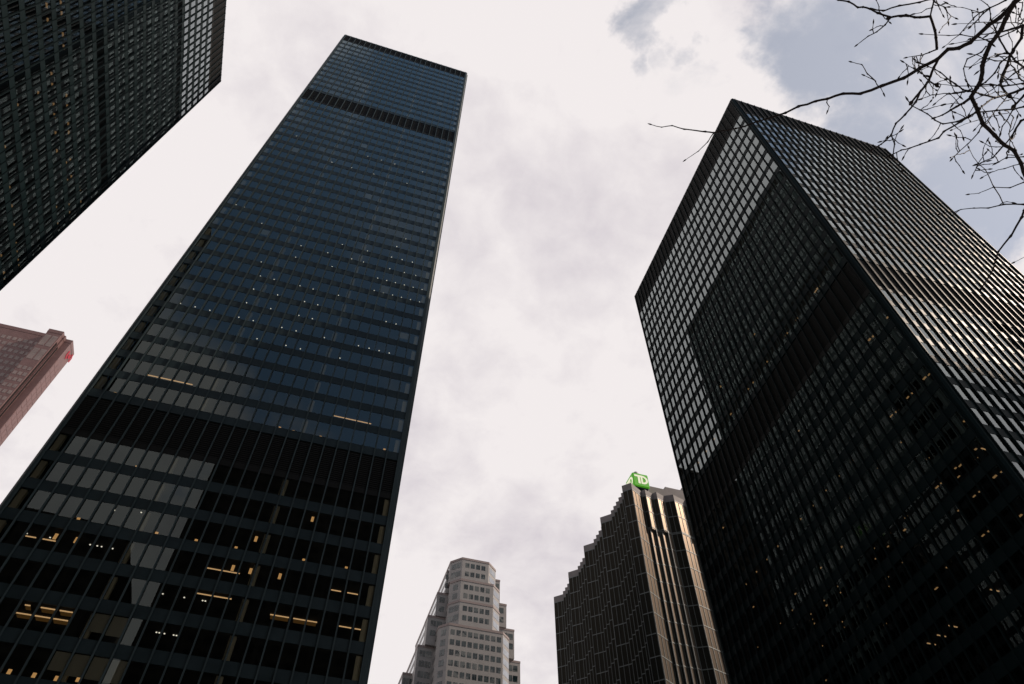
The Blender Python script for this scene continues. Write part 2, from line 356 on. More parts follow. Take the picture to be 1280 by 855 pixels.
B_STRIP=[(-25.76,67.68,-20.38,67.65),(-3.29,67.62,1.59,67.69),(-27.27,43.16,-26.27,43.2),(-25.74,43.24,-24.55,43.24),(-23.92,38.33,-23.49,38.32),(-22.64,38.42,-21.47,38.41),(-21.09,38.32,-20.02,38.34),(-24.26,34.98,-22.99,34.95),(-22.74,34.88,-21.45,34.9),(-21.29,34.97,-20.02,34.98),(-10.8,42.69,-9.42,42.66),(-10.75,42.05,-9.33,42.03),(-9.3,42.63,-7.63,42.63),(-9.22,42.05,-7.57,42.05),(1.29,43.09,2.33,43.16),(2.92,43.14,4.03,43.17),(-3.75,38.71,-1.93,38.8),(-1.59,38.78,0.75,38.67),(2.8,38.65,4.03,38.67),(4.32,38.7,5.04,38.72)]
C_PANEL=[(76.95,74.89),(66.57,63.85),(69.57,63.88),(72.46,64.03),(75.46,64.01),(60.65,63.58),(57.59,63.4),(54.67,63.38),(51.74,63.26),(62.3,66.48),(51.8,59.73),(45.93,59.49),(56.02,55.82),(60.47,55.97),(54.77,52.58),(51.75,52.48),(48.82,52.38),(45.9,52.31),(46.85,51.32),(49.8,51.35),(51.98,51.39),(51.81,48.86),(48.96,48.86),(45.91,48.74),(51.91,47.8),(59.14,52.68),(59.2,51.61),(62.16,52.84),(61.96,51.71),(65.02,52.95),(65.23,51.8),(68.06,53.09),(71.05,53.17),(65.05,48.3),(65.1,49.45),(59.22,45.58),(54.81,45.43),(50.35,45.24),(46.85,44.17),(44.48,45.06),(56.27,47.98),(60.57,49.17),(60.66,48.08),(40.03,48.55),(38.08,50.98),(40.04,52.1),(40.77,52.13),(37.09,48.42),(37.84,48.47),(34.12,48.32),(34.94,48.43),(38.55,44.87),(39.34,44.94),(35.16,43.74),(37.22,51.95),(37.84,52.13),(75.38,60.45),(76.97,53.43),(66.35,56.23),(66.53,44.87),(82.86,53.64),(54.69,96.86),(48.77,89.34),(45.86,89.29),(40.06,89.22),(39.92,85.52),(40.7,89.22),(45.86,85.74),(48.76,85.76),(51.71,85.85),(54.63,85.87),(57.72,86.06),(60.59,86.17),(54.69,89.6),(59.06,89.66),(60.58,89.76),(66.41,89.97),(66.46,97.13),(66.45,86.31),(69.43,86.34),(72.34,86.49),(72.37,90.19),(75.46,90.14),(75.3,86.48),(76.71,86.59),(78.35,90.18),(54.64,74.18),(82.91,86.99),(34.11,85.37),(34.87,85.55),(37.88,85.47),(34.14,73.66),(37.12,73.68),(37.84,73.85),(34.16,62.74),(34.89,62.9),(37.1,62.85),(37.89,62.96),(40.0,62.89),(40.9,63.06),(45.91,63.11),(48.86,63.22),(41.5,59.45),(39.88,55.36),(34.02,55.19),(34.89,51.98),(35.39,50.86)]
C_STRIP=[(47.67,40.56,46.8,39.96),(49.31,40.6,48.58,40.06),(50.74,40.55,50.19,40.15),(41.96,40.88,40.75,39.87),(34.38,51.58,33.79,50.83)]
A_PANEL=[(38.92,106.41),(40.93,106.41),(39.43,109.68),(40.89,109.8),(43.79,110.16),(45.53,110.06),(48.39,106.58),(49.98,106.67),(49.96,103.07),(52.93,106.7),(54.54,106.91),(52.85,110.49),(54.5,110.42),(49.89,96.1),(57.37,106.97),(57.34,110.66),(58.7,110.4),(60.25,106.94),(63.31,107.11),(66.37,107.19),(63.35,110.7),(66.32,110.74),(69.62,110.88),(54.34,92.46),(60.37,92.76),(63.25,92.85),(66.28,92.93),(69.42,93.02),(70.89,93.13),(72.34,93.16),(69.29,89.45),(72.29,89.59),(69.32,103.84),(70.8,107.35),(72.32,103.78),(72.22,107.53),(72.14,110.87)]
# ceiling lamps, placed in the bays where the photograph shows them
def bay_floor(segs, z):
    for k, a, b in segs:
        if k == 'floor' and a <= z < b: return a, b
    return None
def ceiling_hit(axis, plane, s, z, segs, dmin=0.35, dmax=2.2):
    """where the sight line through (s, z) of a facade meets the ceiling of that storey"""
    fl = bay_floor(segs, z)
    if fl is None: return None
    a, b = fl
    top = b - 0.09
    z = max(z, a + SILL + 0.1)
    k = (top - CAM[2]) / (z - CAM[2]); k = max(k, 1 + dmin / abs(plane)); k = min(k, 1 + dmax / abs(plane))
    return (s * k, plane * k, top) if axis == 'y' else (plane * k, s * k, top)
for x, z in B_DOWN:
    h = ceiling_hit('y', 65.6, x, z, LB, 0.4, 1.6)
    if h is None: continue
    m = MB(); m.prism([(h[0] + 0.075 * math.cos(t * math.pi / 4), h[1] + 0.075 * math.sin(t * math.pi / 4)) for t in range(8)], h[2] - 0.05, h[2]); m.build('downlight', M['white_lamp'], tower_b)
for x, z in B_WALL:
    fl = bay_floor(LB, z)
    if fl is None: continue
    zz = min(max(z, fl[0] + SILL + 0.15), fl[1] - 0.75)
    m = MB(); m.box(x - 0.14, x + 0.14, 66.35, 66.43, zz, zz + 0.62); m.build('wall_lamp', M['warm_lamp'], tower_b)
for xa, za, xb, zb in B_STRIP:
    h = ceiling_hit('y', 65.6, (xa + xb) / 2, (za + zb) / 2, LB, 0.5, 2.0)
    if h is None: continue
    w = abs(xb - xa) / 2
    m = MB(); m.box(h[0] - w, h[0] + w, h[1] - 0.05, h[1] + 0.05, h[2] - 0.08, h[2] - 0.01); m.build('light_strip', M['strip_lamp'], tower_b)
for k, (xa, za, xb, zb) in enumerate(B_STRIP):      # glowing boxes added for the warm light on the ceiling beside some strips
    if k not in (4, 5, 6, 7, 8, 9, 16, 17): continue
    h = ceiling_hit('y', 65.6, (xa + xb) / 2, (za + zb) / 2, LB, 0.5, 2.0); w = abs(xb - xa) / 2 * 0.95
    m = MB(); m.box(h[0] - w, h[0] + w, h[1] + 0.10, h[1] + 0.75, h[2] - 0.06, h[2] - 0.01); m.build('ceiling_glow_patch', M['ceiling_glow'], tower_b)
for x, z in B_BLIND:
    fl = bay_floor(LB, z); w = (37.25 - 2 * CC) / 24; i = int((x + 30.95 - CC) / w); xa = -30.95 + CC + i * w
    drop = 0.62 + 0.3 * random.random()
    m = MB(); m.box(xa + 0.09, xa + w - 0.09, 65.80, 65.815, fl[1] - 2.35 * drop, fl[1] - 0.03); m.build('blind', M['blind'], tower_b)
for y, z in C_PANEL:
    h = ceiling_hit('x', 58.35, y, z, LC, 0.5, 2.0)
    if h is None: continue
    wy = random.choice((0.20, 0.28, 0.36)); wx = random.choice((0.10, 0.13, 0.17))
    sc = min(1.0, max(0.6, z / 100.0)); wx *= sc; wy *= sc
    m = MB(); m.box(h[0] - wx, h[0] + wx, h[1] - wy, h[1] + wy, h[2] - 0.06, h[2]); m.build('ceiling_light', M['warm_panel'], tower_c)
for ya, za, yb, zb in C_STRIP:
    h = ceiling_hit('x', 58.35, (ya + yb) / 2, (za + zb) / 2, LC, 0.5, 2.0)
    if h is None: continue
    m = MB(); m.box(h[0] - 0.5, h[0] + 0.5, h[1] - 0.05, h[1] + 0.05, h[2] - 0.08, h[2] - 0.01); m.build('light_strip', M['strip_lamp'], tower_c)
for y, z in A_PANEL:
    h = ceiling_hit('x', -53.2, y, z, LA, 0.5, 1.6)
    if h is None: continue
    m = MB(); m.box(h[0] - 0.12, h[0] + 0.12, h[1] - 0.36, h[1] + 0.36, h[2] - 0.06, h[2]); m.build('ceiling_light', M['dim_panel'], tower_a)

# unseen towers mirrored in the windows; the last two added to darken and shade
M['dark_stone'] = mat('dark_stone', lambda t: pbr(t, (0.045, 0.044, 0.042), 0.9, 0.1, var=0.3, scale=0.2))
M['dark_pane'] = mat('dark_matte_pane', lambda t: pbr(t, (0.012, 0.014, 0.015), 0.5, 0.1))
def stone_block(label, x0, x1, y0, y1, H, near, group):
    root = thing('unseen_stone_block', ((x0 + x1) / 2, (y0 + y1) / 2, 0), label, 'office block', group)
    m = MB(); m.box(x0, x1, y0, y1, 0, H - 1.2); m.build('wall', M['dark_stone'], root)
    m = MB(); m.box(x0 - 0.3, x1 + 0.3, y0 - 0.3, y1 + 0.3, H - 1.2, H); m.build('roof', M['dark_stone'], root)
    m = MB(); z = 6.0
    while z < H - 4:
        n = int((x1 - x0 - 3) / 3.2)
        for i in range(n):
            a = x0 + 2 + i * 3.2
            if near == 'north': m.box(a, a + 2.1, y1 - 0.2, y1 + 0.05, z, z + 2.0)
            else: m.box(a, a + 2.1, y0 - 0.05, y0 + 0.2, z, z + 2.0)
        z += 3.8
    tag(m.build('window', M['dark_pane'], root), kind='stuff')
    return root
stone_block('tall dark stone block across the street, mirrored in the lower right windows', -38.2, 18.0, -90, -45, 160.0, 'north', 'stone blocks mirrored in the glass')
stone_block('lower dark stone block across the street, mirrored in the bottom left windows', -110.0, -51.5, -90, -45, 125.0, 'north', 'stone blocks mirrored in the glass')
stone_block('dark stone block hidden behind the centre tower, mirrored low in the right tower', -64.0, 13.0, 150.0, 215.0, 166.0, 'south', 'stone blocks mirrored in the glass')
stone_block('dark stone block added behind the right tower to darken reflections in its west windows', 98.5, 136.0, 92.0, 140.0, 225.0, 'south', 'stone blocks mirrored in the glass')  # unseen block, added so the west windows mirror something dark
L5 = layout([(60, 66), (162, 170)], 172.0, B0, 3.8)  # unseen slab, added and shaped to cast shade on the right tower
office_tower('office_tower', 'slim dark slab added outside the right edge to shade the right tower', 'tower', 165.0, 215.0, -6.5, 3.0, 172.0, L5, 32, 6, detail=False, group='black steel office towers')

# ------------------------------------------------------------------ further buildings
M['pink'] = mat('polished_red_granite', lambda t: pbr(t, (0.150, 0.084, 0.082), 0.5, 0.5, var=0.18, scale=0.35, rvar=0.08))
M['pink_win'] = mat('pale_office_pane', lambda t: pbr(t, (0.21, 0.165, 0.16), 0.15, 0.6, var=0.35, scale=0.25))
M['slot'] = mat('dark_slot_glass', lambda t: pbr(t, (0.010, 0.009, 0.010), 0.2, 0.4))
M['logo_red'] = mat('red_sign_letter', lambda t: emit(t, (0.85, 0.11, 0.14), 0.6))
M['granite'] = mat('rose_grey_granite', lambda t: pbr(t, (0.275, 0.268, 0.266), 0.6, 0.4, var=0.14, scale=0.25))
M['trim'] = mat('rose_granite_trim', lambda t: pbr(t, (0.25, 0.205, 0.20), 0.6, 0.4, var=0.1, scale=0.3))
def blue_glass(t):
    s = pbr(t, (0.022, 0.036, 0.042), 0.06, 0.75); p = s.node
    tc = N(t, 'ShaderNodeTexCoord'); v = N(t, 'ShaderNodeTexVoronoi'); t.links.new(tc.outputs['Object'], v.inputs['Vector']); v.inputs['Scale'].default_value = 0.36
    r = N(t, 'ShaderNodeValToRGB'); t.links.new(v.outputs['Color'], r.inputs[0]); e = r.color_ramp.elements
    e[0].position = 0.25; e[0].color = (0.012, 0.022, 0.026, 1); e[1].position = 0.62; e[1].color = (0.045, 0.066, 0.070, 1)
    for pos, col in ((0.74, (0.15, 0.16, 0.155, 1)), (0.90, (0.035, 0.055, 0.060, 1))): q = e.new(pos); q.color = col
    t.links.new(r.outputs[0], p.inputs['Base Color']); return s
M['blue_win'] = mat('blue_grey_pane', blue_glass)
M['ribbon_win'] = mat('ribbon_pane', lambda t: pbr(t, (0.45, 0.47, 0.48), 0.08, 0.6, metal=0.9, var=0.3, scale=0.3))
def gold_glass(t):
    gl = N(t, 'ShaderNodeBsdfGlossy'); gl.inputs['Color'].default_value = (1.0, 0.80, 0.63, 1); gl.inputs['Roughness'].default_value = 0.36
    df = N(t, 'ShaderNodeBsdfDiffuse'); df.inputs['Color'].default_value = (0.011, 0.014, 0.013, 1)
    lw = N(t, 'ShaderNodeLayerWeight'); lw.inputs['Blend'].default_value = 0.5      # coated glass: dark face on, bright at a glance
    pw = N(t, 'ShaderNodeMath', operation='POWER'); t.links.new(lw.outputs['Facing'], pw.inputs[0]); pw.inputs[1].default_value = 3.0
    ma = N(t, 'ShaderNodeMath', operation='MULTIPLY_ADD'); t.links.new(pw.outputs[0], ma.inputs[0]); ma.inputs[1].default_value = 0.42; ma.inputs[2].default_value = 0.007
    tc = N(t, 'ShaderNodeTexCoord'); n = N(t, 'ShaderNodeTexNoise'); t.links.new(tc.outputs['Object'], n.inputs['Vector']); n.inputs['Scale'].default_value = 0.45; n.inputs['Detail'].default_value = 3
    b = N(t, 'ShaderNodeBump'); b.inputs['Strength'].default_value = 0.10; b.inputs['Distance'].default_value = 0.05; t.links.new(n.outputs['Fac'], b.inputs['Height']); t.links.new(b.outputs[0], gl.inputs['Normal'])
    mx = N(t, 'ShaderNodeMixShader'); t.links.new(ma.outputs[0], mx.inputs[0]); t.links.new(df.outputs[0], mx.inputs[1]); t.links.new(gl.outputs[0], mx.inputs[2])
    return mx.outputs[0]
M['gold'] = mat('gold_mirror_glass', gold_glass)
M['bar'] = mat('grey_glazing_bar', lambda t: pbr(t, (0.15, 0.175, 0.178), 0.5, 0.4))
M['parapet'] = mat('grey_parapet', lambda t: pbr(t, (0.20, 0.185, 0.185), 0.7, 0.3, var=0.15, scale=0.4))

def wall_panes(mb, p0, p1, z0, z1, fp, wp, ww, wh, sill, proud=0.06, inset=0.6, split=0):
    """grid of shallow panes on the wall running from p0 to p1 (outside on the right hand)"""
    u = Vector((p1[0] - p0[0], p1[1] - p0[1], 0)); L_ = u.length; u /= L_; n = Vector((u.y, -u.x, 0))
    cols = max(1, int((L_ - 2 * inset + (wp - ww)) / wp)); st = (L_ - (cols - 1) * wp - ww) / 2
    rows = int((z1 - z0) / fp + 0.01)
    for r in range(rows):
        z = z1 - (r + 1) * fp + sill
        for c in range(cols):
            segs_ = [(st + c * wp, st + c * wp + ww)]
            if split: segs_ = [(st + c * wp, st + c * wp + ww / 2 - 0.09), (st + c * wp + ww / 2 + 0.09, st + c * wp + ww)]
            q = []
            for a, b in segs_:
                A = Vector((p0[0], p0[1], 0)) + u * a; B = Vector((p0[0], p0[1], 0)) + u * b
                q.append([(A.x + n.x * e, A.y + n.y * e, B.x + n.x * e, B.y + n.y * e) for e in (proud, -0.1)])
            mb.append((z, z + wh, q))
def emit_panes(lst, name, m, root, limit=100):
    def mesh(items):
        b = MB()
        for z0, z1, q in items:
            for (o, i) in q:
                b.hexa([(o[0], o[1], z0), (o[2], o[3], z0), (i[2], i[3], z0), (i[0], i[1], z0), (o[0], o[1], z1), (o[2], o[3], z1), (i[2], i[3], z1), (i[0], i[1], z1)])
        return b
    sc = sorted(((seen_area([(it[2][0][0][0], it[2][0][0][1], it[0]), (it[2][-1][0][2], it[2][-1][0][3], it[0]), (it[2][-1][0][2], it[2][-1][0][3], it[1]), (it[2][0][0][0], it[2][0][0][1], it[1])]), k) for k, it in enumerate(lst)), reverse=True)
    big = [k for s, k in sc[:limit] if s > 0]; bs = set(big)
    for k in big: mesh([lst[k]]).build(name, m, root)
    rest = [it for k, it in enumerate(lst) if k not in bs]
    if rest: tag(mesh(rest).build(name, m, root), kind='stuff')

# --- red granite tower with the red sign
d = thing('granite_tower', (-185, 277, 0), 'reddish granite tower with stepped corner and red swirl sign, at the left edge', 'tower')
H = 275.0
plan = [(-230, 254.4), (-148.2, 254.4), (-148.2, 250.8), (-141.9, 250.8), (-141.9, 253.1), (-141.2, 253.1), (-141.2, 255.0), (-138.2, 255.0), (-138.2, 263.4), (-160, 263.4), (-162, 300), (-230, 300)]
m = MB(); m.prism(plan, 0, H - 2.2); m.build('wall', M['pink'], d)
m = MB(); m.prism([(-230.1, 254.3), (-148.3, 254.3), (-148.3, 250.7), (-141.8, 250.7), (-141.8, 253.0), (-141.1, 253.0), (-141.1, 254.9), (-138.1, 254.9), (-138.1, 263.5), (-159.9, 263.5), (-161.9, 300.1), (-230.1, 300.1)], H - 2.2, H); m.build('parapet', M['pink'], d)
ps = []
wall_panes(ps, (-230, 254.4), (-148.4, 254.4), 6, H - 6, 3.9, 2.35, 1.55, 2.1, 1.0)
wall_panes(ps, (-148.2, 250.8), (-141.9, 250.8), 6, H - 26, 3.9, 2.0, 1.35, 2.1, 1.0, inset=0.35)
wall_panes(ps, (-148.2, 250.8), (-141.9, 250.8), H - 24, H - 3, 10, 3.0, 2.4, 7.6, 1.2, inset=0.3)
emit_panes(ps, 'window', M['pink_win'], d)
m = MB(); m.box(-141.93, -141.84, 251.5, 252.85, 5, H - 7); m.build('corner_slot', M['slot'], d)
m = MB(); m.box(-141.25, -141.13, 253.35, 254.6, 5, H - 8); m.build('corner_slot', M['slot'], d)
ps = []
wall_panes(ps, (-138.2, 255.0), (-138.2, 263.4), 6, H - 14, 3.9, 2.7, 2.35, 3.3, 0.3, inset=0.2)
emit_panes(ps, 'side_panel', M['pink'], d)
# sign: a swirl with a ball in its middle, on the side wall
m = MB(); X = -138.02; cy_, cz_ = 260.9, 270.0
def band(pts, w):
    for (a, b), (c, e) in zip(pts, pts[1:]):
        l = math.hypot(c - a, e - b) or 1; nx_, nz_ = -(e - b) / l * w, (c - a) / l * w
        ex, ez = (c - a) / l * w * 0.4, (e - b) / l * w * 0.4
        q = [(a - ex + nx_, b - ez + nz_), (a - ex - nx_, b - ez - nz_), (c + ex - nx_, e + ez - nz_), (c + ex + nx_, e + ez + nz_)]
        m.hexa([(X, cy_ + y, cz_ + z) for y, z in q] + [(X + 0.25, cy_ + y, cz_ + z) for y, z in q])
up = [(2.5, -0.9), (2.5, 1.9), (1.3, 3.1)]
band(up, 0.30); band([(-y, -z) for y, z in up], 0.30)
disc = [(0.9 * math.cos(t * math.pi / 10), 1.2 * math.sin(t * math.pi / 10)) for t in range(20)]
i0 = len(m.v); m.v += [(X, cy_ + y, cz_ + z) for y, z in disc] + [(X + 0.3, cy_ + y, cz_ + z) for y, z in disc]
m.f.append(tuple(i0 + 19 - t for t in range(20))); m.f.append(tuple(i0 + 20 + t for t in range(20)))
for t in range(20): m.f.append((i0 + t, i0 + (t + 1) % 20, i0 + 20 + (t + 1) % 20, i0 + 20 + t))
m.build('sign_letter', M['logo_red'], d)

# --- stepped grey rose tower in the gap
e = thing('stepped_tower', (67, 290, 0), 'pale stepped granite tower with chamfered crown, low in the gap', 'tower')
def octa(xa, xb, ya, yb, c): return [(xa, ya), (xb, ya), (xb + c, ya + c), (xb + c, yb), (xa - c, yb), (xa - c, ya + c)]
body = [(207.0, 195.8, 60.0, 72.4, 4.6), (195.8, 185.2, 59.9, 74.8, 3.9), (185.2, 173.4, 60.0, 74.8, 4.2), (173.4, 0, 56.2, 79.5, 3.8)]
wings = [(203.6, 192.0, 54.6, 79.8, 276.8), (192.0, 180.5, 51.2, 83.2, 277.4), (180.5, 167.0, 48.2, 87.0, 278.0), (167.0, 0, 45.4, 90.0, 279.2), (158.0, 0, 41.6, 92.0, 286.0)]
win, rib = [], []
for zt, zb, xa, xb, c in body:
    pl = octa(xa, xb, 270, 305, c)
    m = MB(); m.prism(pl, zb, zt); m.build('wall', M['granite'], e)
    m = MB(); m.prism(octa(xa - .12, xb + .12, 269.88, 305.1, c), zt - 1.0, zt + 0.05); m.build('cornice', M['trim'], e)
    wall_panes(win, pl[0], pl[1], max(zb, 90), zt - 1.4, 4.45, 2.5, 1.72, 2.3, 0.9, inset=0.35, split=1)
    wall_panes(win, pl[5], pl[0], max(zb, 90), zt - 1.4, 4.45, 2.6, 2.3, 2.7, 0.8, inset=0.5, split=1)
    wall_panes(rib, pl[1], pl[2], max(zb, 90), zt - 1.4, 4.45, 5.6, 5.0, 2.7, 0.8, inset=0.2)
    wall_panes(rib, pl[2], pl[3], max(zb, 90), zt - 1.4, 4.45, 9.4, 9.2, 2.6, 0.8, inset=0.2)
    wall_panes(rib, pl[4], pl[5], max(zb, 90), zt - 1.4, 4.45, 9.4, 9.2, 2.0, 0.9, inset=0.2)
for zt, zb, xa, xb, ya in wings:
    m = MB(); m.box(xa, xb, ya, 303, zb, zt); m.build('wing', M['granite'], e)
    m = MB(); m.box(xa - .1, xb + .1, ya - .1, 303.1, zt - 0.9, zt + 0.04); m.build('cornice', M['trim'], e)
    lo = max(zb, 90); bx0 = {203.6: 56, 192.0: 56, 180.5: 56, 167.0: 52.6, 158.0: 52.6}[zt]; bx1 = {203.6: 77, 192.0: 78.5, 180.5: 79, 167.0: 83.2, 158.0: 83.2}[zt]
    wall_panes(win, (xa, ya), (bx0, ya), lo, zt - 1.2, 4.45, 2.6, 2.3, 2.6, 0.8, inset=0.3, split=1)
    wall_panes(win, (bx1, ya), (xb, ya), lo, zt - 1.2, 4.45, 2.4, 2.0, 2.6, 0.8, inset=0.3)
    wall_panes(rib, (xb, ya), (xb, 303), lo, zt - 1.2, 4.45, 8.4, 8.2, 2.6, 0.8, inset=0.2)
    wall_panes(rib, (xa, 303), (xa, ya), lo, zt - 1.2, 4.45, 8.4, 8.2, 2.0, 0.9, inset=0.2)
emit_panes(win, 'window', M['blue_win'], e); emit_panes(rib, 'ribbon_window', M['ribbon_win'], e)

# --- gold mirror tower with saw-tooth walls
f = thing('glass_tower', (120, 210, 0), 'bronze gold mirror glass tower with saw tooth walls, below the green cube', 'tower')
S_ = 1.3125
pts = []                                   # west wall from far to near, then south wall going right
y = 304.2
west = []
yy = 174.8; xx = 99.0
seq = [2.5] + [S_ * 0.953] * 5 + ([3.6] + [S_] * 4) * 3 + [3.6]
vy = yy; west.append((xx, vy))
for L_ in seq: west += [(xx - L_, vy + L_), (xx, vy + 2 * L_)]; vy += 2 * L_
west = west[::-1]
def south_side(k, teeth):
    q = 104.2; yb = 177.8; out = [(q, yb)]
    for rep in range(2):
        for i in range(teeth): out += [(q + 0.5 * k, yb - 0.6 * k), (q + 2.25 * k, yb)]; q += 2.25 * k
        out += [(q + 3.0, yb - 1.7), (q + 8.4, yb)]; q += 8.4
    return out
south = south_side(1.0, 4); south_top = south_side(2.0, 2); sx = south[-1][0]
plan = west + south
HF, PH = 180.0, 2.9
ZT = HF - 17.4          # above this the south teeth are coarse
cb = MB(); cb.prism([(104, 182), (sx - 4, 182), (104, vy - 14)], 0, HF - 0.6); cb.build('core_wall', M['core'], f)
rt = MB(); rt.prism([(100.4, 178.2), (sx, 178.2), (100.4, vy - 3)], HF - 1.4, HF - 1.0); rt.build('roof', M['roof'], f)
ntooth = 0
rest_b, rest_f = MB(), MB()
items = []
walls = [(p, q, 0.5, HF) for p, q in zip(west, west[1:])] + [(west[-1], south[0], 0.5, HF)]
walls += [(p, q, 0.5, ZT) for p, q in zip(south, south[1:])] + [(p, q, ZT, HF) for p, q in zip(south_top, south_top[1:])]
lg = MB(); lg.prism([(x, y_ + 0.02) for x, y_ in south_top] + [(sx - 3, 181), (106, 181)], ZT - 0.15, ZT + 0.1); lg.build('ledge', M['parapet'], f)
for (ax, ay), (bx, by), zlo, zhi in walls:
    u = Vector((bx - ax, by - ay, 0)); L_ = u.length; u /= L_; n = Vector((u.y, -u.x, 0))
    b, fr, pp = MB(), MB(), MB()
    def Q(s, dd, z): return (ax + u.x * s + n.x * dd, ay + u.y * s + n.y * dd, z)
    def bx3(mb, s0, s1, d0, d1, z0, z1):
        mb.hexa([Q(s0, d1, z0), Q(s1, d1, z0), Q(s1, d0, z0), Q(s0, d0, z0), Q(s0, d1, z1), Q(s1, d1, z1), Q(s1, d0, z1), Q(s0, d0, z1)])
    k = max(1, round(L_ / 1.75)); fl = 7.0; ph_ = PH if zhi == HF else 0.0
    z1 = zhi - ph_
    while z1 > zlo + 0.2:
        z0 = max(zlo, z1 - fl)
        for c in range(k):          # each pane a face of its own, none perfectly in line with its neighbour
            j = [random.gauss(0, 0.006) for _ in range(4)]
            b.face([Q(L_ * c / k, j[0], z0), Q(L_ * (c + 1) / k, j[1], z0), Q(L_ * (c + 1) / k, j[2], z1), Q(L_ * c / k, j[3], z1)])
        bx3(fr, 0.03, L_ - 0.03, 0.0, 0.10, z1 - 0.14, z1 + 0.14)
        z1 = z0
    for c in range(k + 1):
        s = min(max(L_ * c / k, 0.07), L_ - 0.07); bx3(fr, s - 0.06, s + 0.06, 0.0, 0.13, zlo, zhi - ph_ - 0.15)
    if ph_: bx3(pp, 0.0, L_, -0.3, 0.06, HF - PH + 0.16, HF)
    hidden = n.y > 0.3
    if hidden:
        rest_b.f += [tuple(i + len(rest_b.v) for i in q) for q in b.f]; rest_b.v += b.v
        if ph_: pp.build('parapet', M['parapet'], f)
    else:
        o = b.build('glass_bay', M['gold'], f); g2 = fr.build('glazing_bar', M['bar'], o)
        if ph_: pp.build('parapet', M['parapet'], f)
rest_b.build('glass_bay', M['gold'], f)
bk = MB(); bk.face([(sx, 177.8, 0.5), (99.0, vy, 0.5), (99.0, vy, HF), (sx, 177.8, HF)]); bk.build('rear_wall', M['gold'], f)
ph = MB(); ph.box(114.5, 122.5, 189.5, 200, HF - 1, 195.5); ph.box(123.2, 131, 191, 200, HF - 1, 198.5); ph.box(131.5, 140, 192, 200, HF - 1, 201.0); ph.build('penthouse', M['parapet'], f)

# --- green sign cube on its mast
sg = thing('roof_sign', (109.6, 188.4, HF - 1.0), 'bright green sign cube with white letters on a roof mast', 'sign')
def sign_green(t):
    s = pbr(t, (0.085, 0.37, 0.012), 0.45, 0.4, var=0.12, scale=0.6); p = s.node      # a little emission added to brighten the green
    p.inputs['Emission Color'].default_value = (0.16, 0.80, 0.03, 1); p.inputs['Emission Strength'].default_value = 0.20; return s
M['green'] = mat('green_sign_face', sign_green)
M['sign_white'] = mat('white_sign_letter', lambda t: emit(t, (1.0, 0.96, 0.72), 0.85))
M['mast'] = mat('grey_steel', lambda t: pbr(t, (0.28, 0.28, 0.29), 0.5, 0.5))
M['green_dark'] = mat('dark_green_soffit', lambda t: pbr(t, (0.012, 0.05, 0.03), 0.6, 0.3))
SX0, SX1, SY0, SY1, SZ0, SZ1 = 106.3, 112.9, 185.2, 191.8, 190.0, 196.8
m = MB(); m.box(SX0, SX1, SY0, SY1, SZ0, SZ1); bd = m.build('cube', M['green'], sg)
bm = bmesh.new(); bm.from_mesh(bd.data); bmesh.ops.bevel(bm, geom=bm.edges[:], offset=0.35, segments=3, affect='EDGES'); bm.to_mesh(bd.data); bm.free()
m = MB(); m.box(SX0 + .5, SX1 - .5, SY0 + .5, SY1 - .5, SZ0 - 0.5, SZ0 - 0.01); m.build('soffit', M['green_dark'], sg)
def letters(face):
    mb = MB(); w = SX1 - SX0; h = SZ1 - SZ0
    def pt(a, b, dd):
        z = SZ0 + b * h
        if face == 'south': return (SX0 + a * w, SY0 - dd, z)
        if face == 'west': return (SX0 - dd, SY1 - a * w, z)
        if face == 'east': return (SX1 + dd, SY0 + a * w, z)
        return (SX1 - a * w, SY1 + dd, z)
    def quad(q):
        mb.hexa([pt(a, b, 0.08) for a, b in q] + [pt(a, b, 0.02) for a, b in q])
        mb.f[-6] = mb.f[-6]
    def rect(a0, a1, b0, b1): quad([(a0, b0), (a1, b0), (a1, b1), (a0, b1)])
    rect(0.10, 0.56, 0.70, 0.83); rect(0.30, 0.44, 0.20, 0.70)          # T
    rect(0.49, 0.60, 0.20, 0.69); rect(0.56, 0.62, 0.70, 0.83)          # stem of the D
    ou = [(0.60 + 0.33 * math.sin(t * math.pi / 12), 0.515 - 0.315 * math.cos(t * math.pi / 12)) for t in range(13)]
    inn = [(0.60 + 0.20 * math.sin(t * math.pi / 12), 0.515 - 0.195 * math.cos(t * math.pi / 12)) for t in range(13)]
    for i in range(12): quad([inn[i], ou[i], ou[i + 1], inn[i + 1]])
    mb.build('letters', M['sign_white'], sg)
for fc in ('south', 'west', 'east', 'north'): letters(fc)
def bar3(mb, a, b, r, n=8):
    a, b = Vector(a), Vector(b); w = (b - a).normalized(); s = w.orthogonal().normalized(); t = w.cross(s); i = len(mb.v)
    for c in (a, b):
        for k in range(n): q = c + (s * math.cos(2 * math.pi * k / n) + t * math.sin(2 * math.pi * k / n)) * r; mb.v.append(tuple(q))
    for k in range(n): mb.f.append((i + k, i + (k + 1) % n, i + n + (k + 1) % n, i + n + k))
    mb.f.append(tuple(i + n - 1 - k for k in range(n))); mb.f.append(tuple(i + n + k for k in range(n)))
m = MB(); cxs, cys = 109.6, 188.5; bar3(m, (cxs, cys, HF - 1), (cxs, cys, SZ0), 0.9, 12); m.build('mast', M['mast'], sg)
for ax, ay in ((-1, -1), (1, -1), (1, 1), (-1, 1)):
    m = MB(); bar3(m, (cxs + ax * 1.2, cys + ay * 1.2, HF - 1), (cxs + ax * 2.7, cys + ay * 2.7, SZ0 - 0.5), 0.22); m.build('strut', M['mast'], sg)
